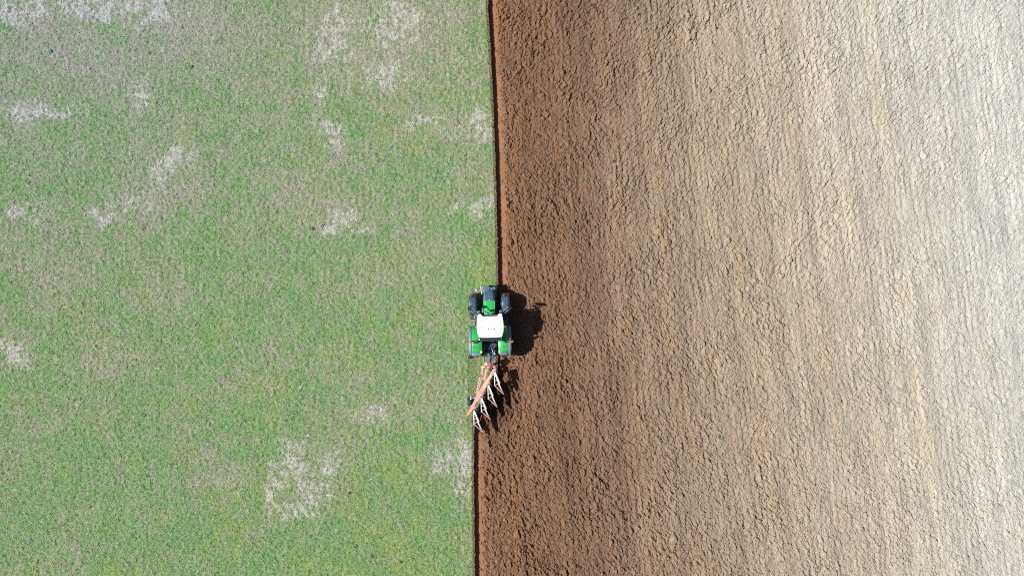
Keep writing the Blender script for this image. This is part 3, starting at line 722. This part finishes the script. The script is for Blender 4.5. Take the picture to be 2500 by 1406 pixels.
def make_body(hx, hy, up, par):
    s = 1 if up else -1; SH = 'share' if up else 'black'
    def q(dx, dy, z):
        if not up and z < 1.1: z -= .17
        return W(hx+dx, hy+dy, BZ+s*(z-BZ)*(1.12 if up else 1.28))
    mb = MB()
    mb.bar(q(-.02, -.06, BZ+.02), q(-.03, -.30, 1.02), .05, .16, .01); mb.bar(q(-.03, -.26, 1.0), q(0.0, -1.02, 1.12), .045, .09, .01)
    leg = mb.build('plough_leg', 'share' if up else 'black', par)
    mt = SH
    top = [(.06, -.04, 1.42), (.14, -.26, 1.42), (.25, -.52, 1.40), (.365, -.74, 1.35)]
    low = [(.0, -.16, 1.00), (.04, -.38, 1.02), (.10, -.55, 1.05), (.17, -.78, 1.08)]
    strip([[q(*a), q(*[(m_+n_)/2+(0 if i else -.02) for i, (m_, n_) in enumerate(zip(a, b_))]), q(*b_)] for a, b_ in zip(top, low)], mt, 'mouldboard', leg)
    top = [(.27, -.70, 1.32), (.34, -.92, 1.27), (.43, -1.15, 1.2), (.60, -1.54, 1.04)]
    low = [(.15, -.70, 1.04), (.21, -.95, .98), (.33, -1.2, .95), (.575, -1.53, .98)]
    strip([[q(*a), q(*b_)] for a, b_ in zip(top, low)], mt, 'mouldboard', leg)
    mb = MB(); mb.bar(q(.0, -.96, 1.14), q(.57, -1.52, 1.02), .045, .05, .008); mb.bar(q(-.01, -.95, 1.1), q(.22, -.80, 1.12), .03, .03)
    mb.bar(q(0, -.62, 1.1), q(.14, -.60, 1.15), .03, .03); mb.build('stay_bar', 'pinkbar' if up else 'black', leg)
    mb = MB(); mb.quads([[q(.05, .04, 1.45), q(-.04, -.12, 1.28)], [q(.16, -.24, 1.46), q(.06, -.3, 1.36)]]); mb.build('share_point', SH, leg, solid=.02)
    return leg
HEADS = [(-1.13, -5.50), (-1.56, -6.35), (-2.02, -7.18), (-2.50, -8.02)]
for hx, hy in HEADS:
    mb = MB(); mb.bar(W(hx-.12, hy+.05, BZ), W(hx+.09, hy+.02, BZ), .16, .22, .03); mb.bar(W(hx+.04, hy+.05, BZ), W(hx+.0, hy-.16, BZ), .12, .26, .03)
    hb = mb.build('body_clamp', 'red', PL)
    make_body(hx, hy, True, hb); make_body(hx, hy, False, hb)
    mb = MB(); mb.path([W(hx+.12, hy-.02, BZ+.1), W(hx+.20, hy-.14, BZ+.22), W(hx+.12, hy-.24, BZ+.26)], .014, 6); mb.build('trip_spring', 'chrome', hb)
# depth wheel
dw = Vector(W(-2.90, -7.64, .29))
mb = MB(); mb.bar(W(-2.78, -7.64, .29), W(-2.78, -7.36, .62), .05, .06); mb.bar(W(-2.78, -7.36, .62), W(-2.45, -7.30, .66), .10, .06, .01); mb.box(W(-2.72, -7.33, .68), (.14, .24, .08), bev=.02)
mb.bar(W(-2.60, -7.1, .72), W(-2.78, -7.3, .72), .05, .05)
wb = mb.build('wheel_bracket', 'chrome', PL)
mb = MB(); n = 32
for r0, x0 in ((0, 0),):
    prof = [(-.10, .16), (-.115, .24), (-.10, .283), (-.075, .29), (-.072, .278), (-.05, .278), (-.048, .292), (-.02, .292), (-.018, .279), (.018, .279), (.02, .292), (.048, .292), (.05, .278), (.072, .278), (.075, .29), (.10, .283), (.115, .24), (.10, .16)]
    mb.quads([[(px, pr*math.cos(a), pr*math.sin(a)) for px, pr in prof] for a in [2*math.pi*i/n for i in range(n+1)]])
bmesh.ops.remove_doubles(mb.bm, verts=mb.bm.verts[:], dist=1e-4)
dt_ = mb.build('depth_wheel', 'plastic', PL, tuple(dw))
mb = MB(); mb.tube((-.10, 0, 0), (.10, 0, 0), .17, n=24); mb.tube((-.118, 0, 0), (-.10, 0, 0), .235, n=24); mb.build('rim', 'share', dt_)

# ------------------------------------------------------------------ single small things lying about
def gz(x, y):
    a, b_ = np.array([x*1.0]), np.array([y*1.0]); u_ = float(a[0]-edge(b_)[0])
    if u_ < 0: return float(turf_z(a, b_)[0])
    return float(soil_height(a, b_, np.array([u_]))[0])
def lump(name, x, y, s, mat, label, cat, seed, group=None, flat=.6):
    bm = bmesh.new(); bmesh.ops.create_icosphere(bm, subdivisions=3, radius=1); q = random.Random(seed)
    ax = [Vector((q.uniform(-1, 1), q.uniform(-1, 1), q.uniform(-1, 1))).normalized() for _ in range(9)]; dd = [q.uniform(.55, .9) for _ in ax]
    for v in bm.verts:
        for a, d_ in zip(ax, dd):
            t_ = v.co.dot(a)
            if t_ > d_: v.co -= a*(t_-d_)
        v.co *= 1+q.uniform(-.03, .03)
        v.co = Vector((v.co.x*s[0], v.co.y*s[1], v.co.z*s[2]))
    me = bpy.data.meshes.new(name); bm.to_mesh(me); bm.free(); me.materials.append(M[mat])
    o = bpy.data.objects.new(name, me); COL.objects.link(o); o.location = (x, y, gz(x, y)+s[2]*flat-.01); o.rotation_euler = (0, 0, q.uniform(-.6, .9))
    if name == 'soil_clod':
        me.materials.clear(); me.materials.append(M['soil'])
        cc1 = soil_col(np.array([x*1.0]), np.array([y*1.0]), np.array([x-float(edge(np.array([y*1.0]))[0])]))[0]*SOIL_K*1.12
        at = me.color_attributes.new('tint', 'FLOAT_COLOR', 'POINT'); at.data.foreach_set('color', np.tile(np.array([*cc1, 1.0], np.float32), len(me.vertices)))
    tag(o, label, cat, group); return o
M['stone'] = paint('pale_stone', (.50, .52, .52), .8, 0, .2)
M['tanclod'] = paint('tan_clod', (.25, .17, .115), .95, 0, .2, 0, 0, 20)
M['browncl'] = paint('brown_clod', (.20, .13, .095), .95, 0, .2, 0, 0, 20)
M['paleclod'] = paint('pale_clod', (.27, .225, .175), .95, 0, .15, 0, 0, 20)
M['dung'] = paint('dry_dung', (.20, .185, .165), .95, 0, .4, 0, 0, 30)
lump('stone', -13.81, -9.97, (.13, .14, .10), 'stone', 'largest white stone in the pasture, above the big dry patch', 'stone', 1)
lump('stone', -15.94, -10.36, (.08, .08, .06), 'stone', 'small white stone left of the largest white stone in the grass', 'stone', 2)
lump('stone', -2.42, -.11, (.10, .10, .06), 'stone', 'pale stone in the grass just ahead of the tractor', 'stone', 3)
lump('stone', -14.31, -6.72, (.12, .09, .06), 'stone', 'bluish white flat stone in the grass left of the plough', 'stone', 4)
lump('stone', -34.3, -5.9, (.09, .09, .07), 'stone', 'white stone below the straw patch at the left picture edge', 'stone', 5)
for i, (x, y, s, mt, lb) in enumerate([
    (1.20, 5.55, .26, 'tanclod', 'big tan clod with a dark shadow ahead of the tractor near the furrow'),
    (4.75, 6.05, .15, 'browncl', 'dark upright clod in the brown soil ahead of the tractor'),
    (7.25, 8.42, .20, 'tanclod', 'oval tan clod lying on the orange streak ahead of the tractor'),
    (1.78, 9.5, .16, 'paleclod', 'pale clod with pointed shadow far ahead near the furrow'),
    (15.05, 11.9, .22, 'paleclod', 'rounded grey clod in the drying upper part of the field'),
    (10.9, -17.0, .30, 'tanclod', 'oval light tan clod at the bottom of the brown soil'),
    (7.3, .0, .24, 'browncl', 'rounded brown clod right of the tractor shadow'),
    (16.0, .0, .22, 'paleclod', 'broad pale clod in the greying soil far right of the tractor'),
    (-.3, -17.6, .26, 'tanclod', 'orange clod at the bottom beside the furrow'),
    (12.6, -9.5, .2, 'paleclod', 'pale clod beside the green weed in the lower field'),
    (2.4, -12.6, .2, 'browncl', 'brown clod in the freshly turned soil below and right of the plough')]):
    lump('soil_clod', x, y, (s, s*1.15, s*.62), mt, lb, 'clod', 20+i, flat=.35)
for i, (x, y, lb) in enumerate([(-22.36, 17.64, 'dark dung pat below the straw strip near the top'), (-21.75, 14.94, 'dark dung pat in the upper grass right of the straw wedge'), (-9.55, -18.2, 'dark dung pat near the bottom edge of the grass'),
    (-7.6, -18.55, 'dark dung pat close to the bottom of the furrow'), (-11.1, -13.9, 'grey dung pat in the lower grass'), (-12.9, 4.2, 'dark dung pat in the dry patch at mid height')]):
    o = lump('dung_pat', x, y, (.15, .13, .07), 'dung', lb, 'dung pat', 60+i)
# weeds: small rosettes of leaves
M['weed'] = paint('weed_leaf', (.10, .30, .07), .6, 0, .3); M['weed2'] = paint('weed_leaf_blue', (.10, .21, .13), .6, 0, .3)
def weed(x, y, r, mat, label, seed):
    mb = MB(); q = random.Random(seed); z = gz(x, y)
    for k in range(26):
        a = q.uniform(0, 6.28); L_ = r*q.uniform(.4, 1.3); wv = L_*.22; dx, dy = math.cos(a), math.sin(a)
        mb.quads([[(0, 0, .01), (0, 0, .012)], [(dx*L_*.5-dy*wv, dy*L_*.5+dx*wv, L_*.4), (dx*L_*.5+dy*wv, dy*L_*.5-dx*wv, L_*.4)], [(dx*L_, dy*L_, L_*.25), (dx*L_*1.01, dy*L_*1.01, L_*.25)]])
    o = mb.build('weed', mat, None, (x, y, z+.03)); tag(o, label, 'weed'); return o
weed(5.02, 7.35, .12, 'weed', 'small green weed in the brown soil ahead of the tractor', 1)
weed(14.1, -10.1, .18, 'weed2', 'grey green weed in the pale lower part of the ploughed field', 2)
for i, (x, y, lb) in enumerate([(-13.6, 4.0, 'bluish green weed in the middle of the pasture'), (-21.8, 15.0, 'bluish weed in the upper grass beside a dung pat'), (-24.6, 15.9, 'bluish weed left of the upper dung pat'),
                                (-31.3, 16.0, 'dark green weed in the upper left grass'), (-10.6, -17.5, 'bluish green weed near the bottom edge of the grass')]):
    weed(x, y, .15, 'weed2', lb, 10+i)
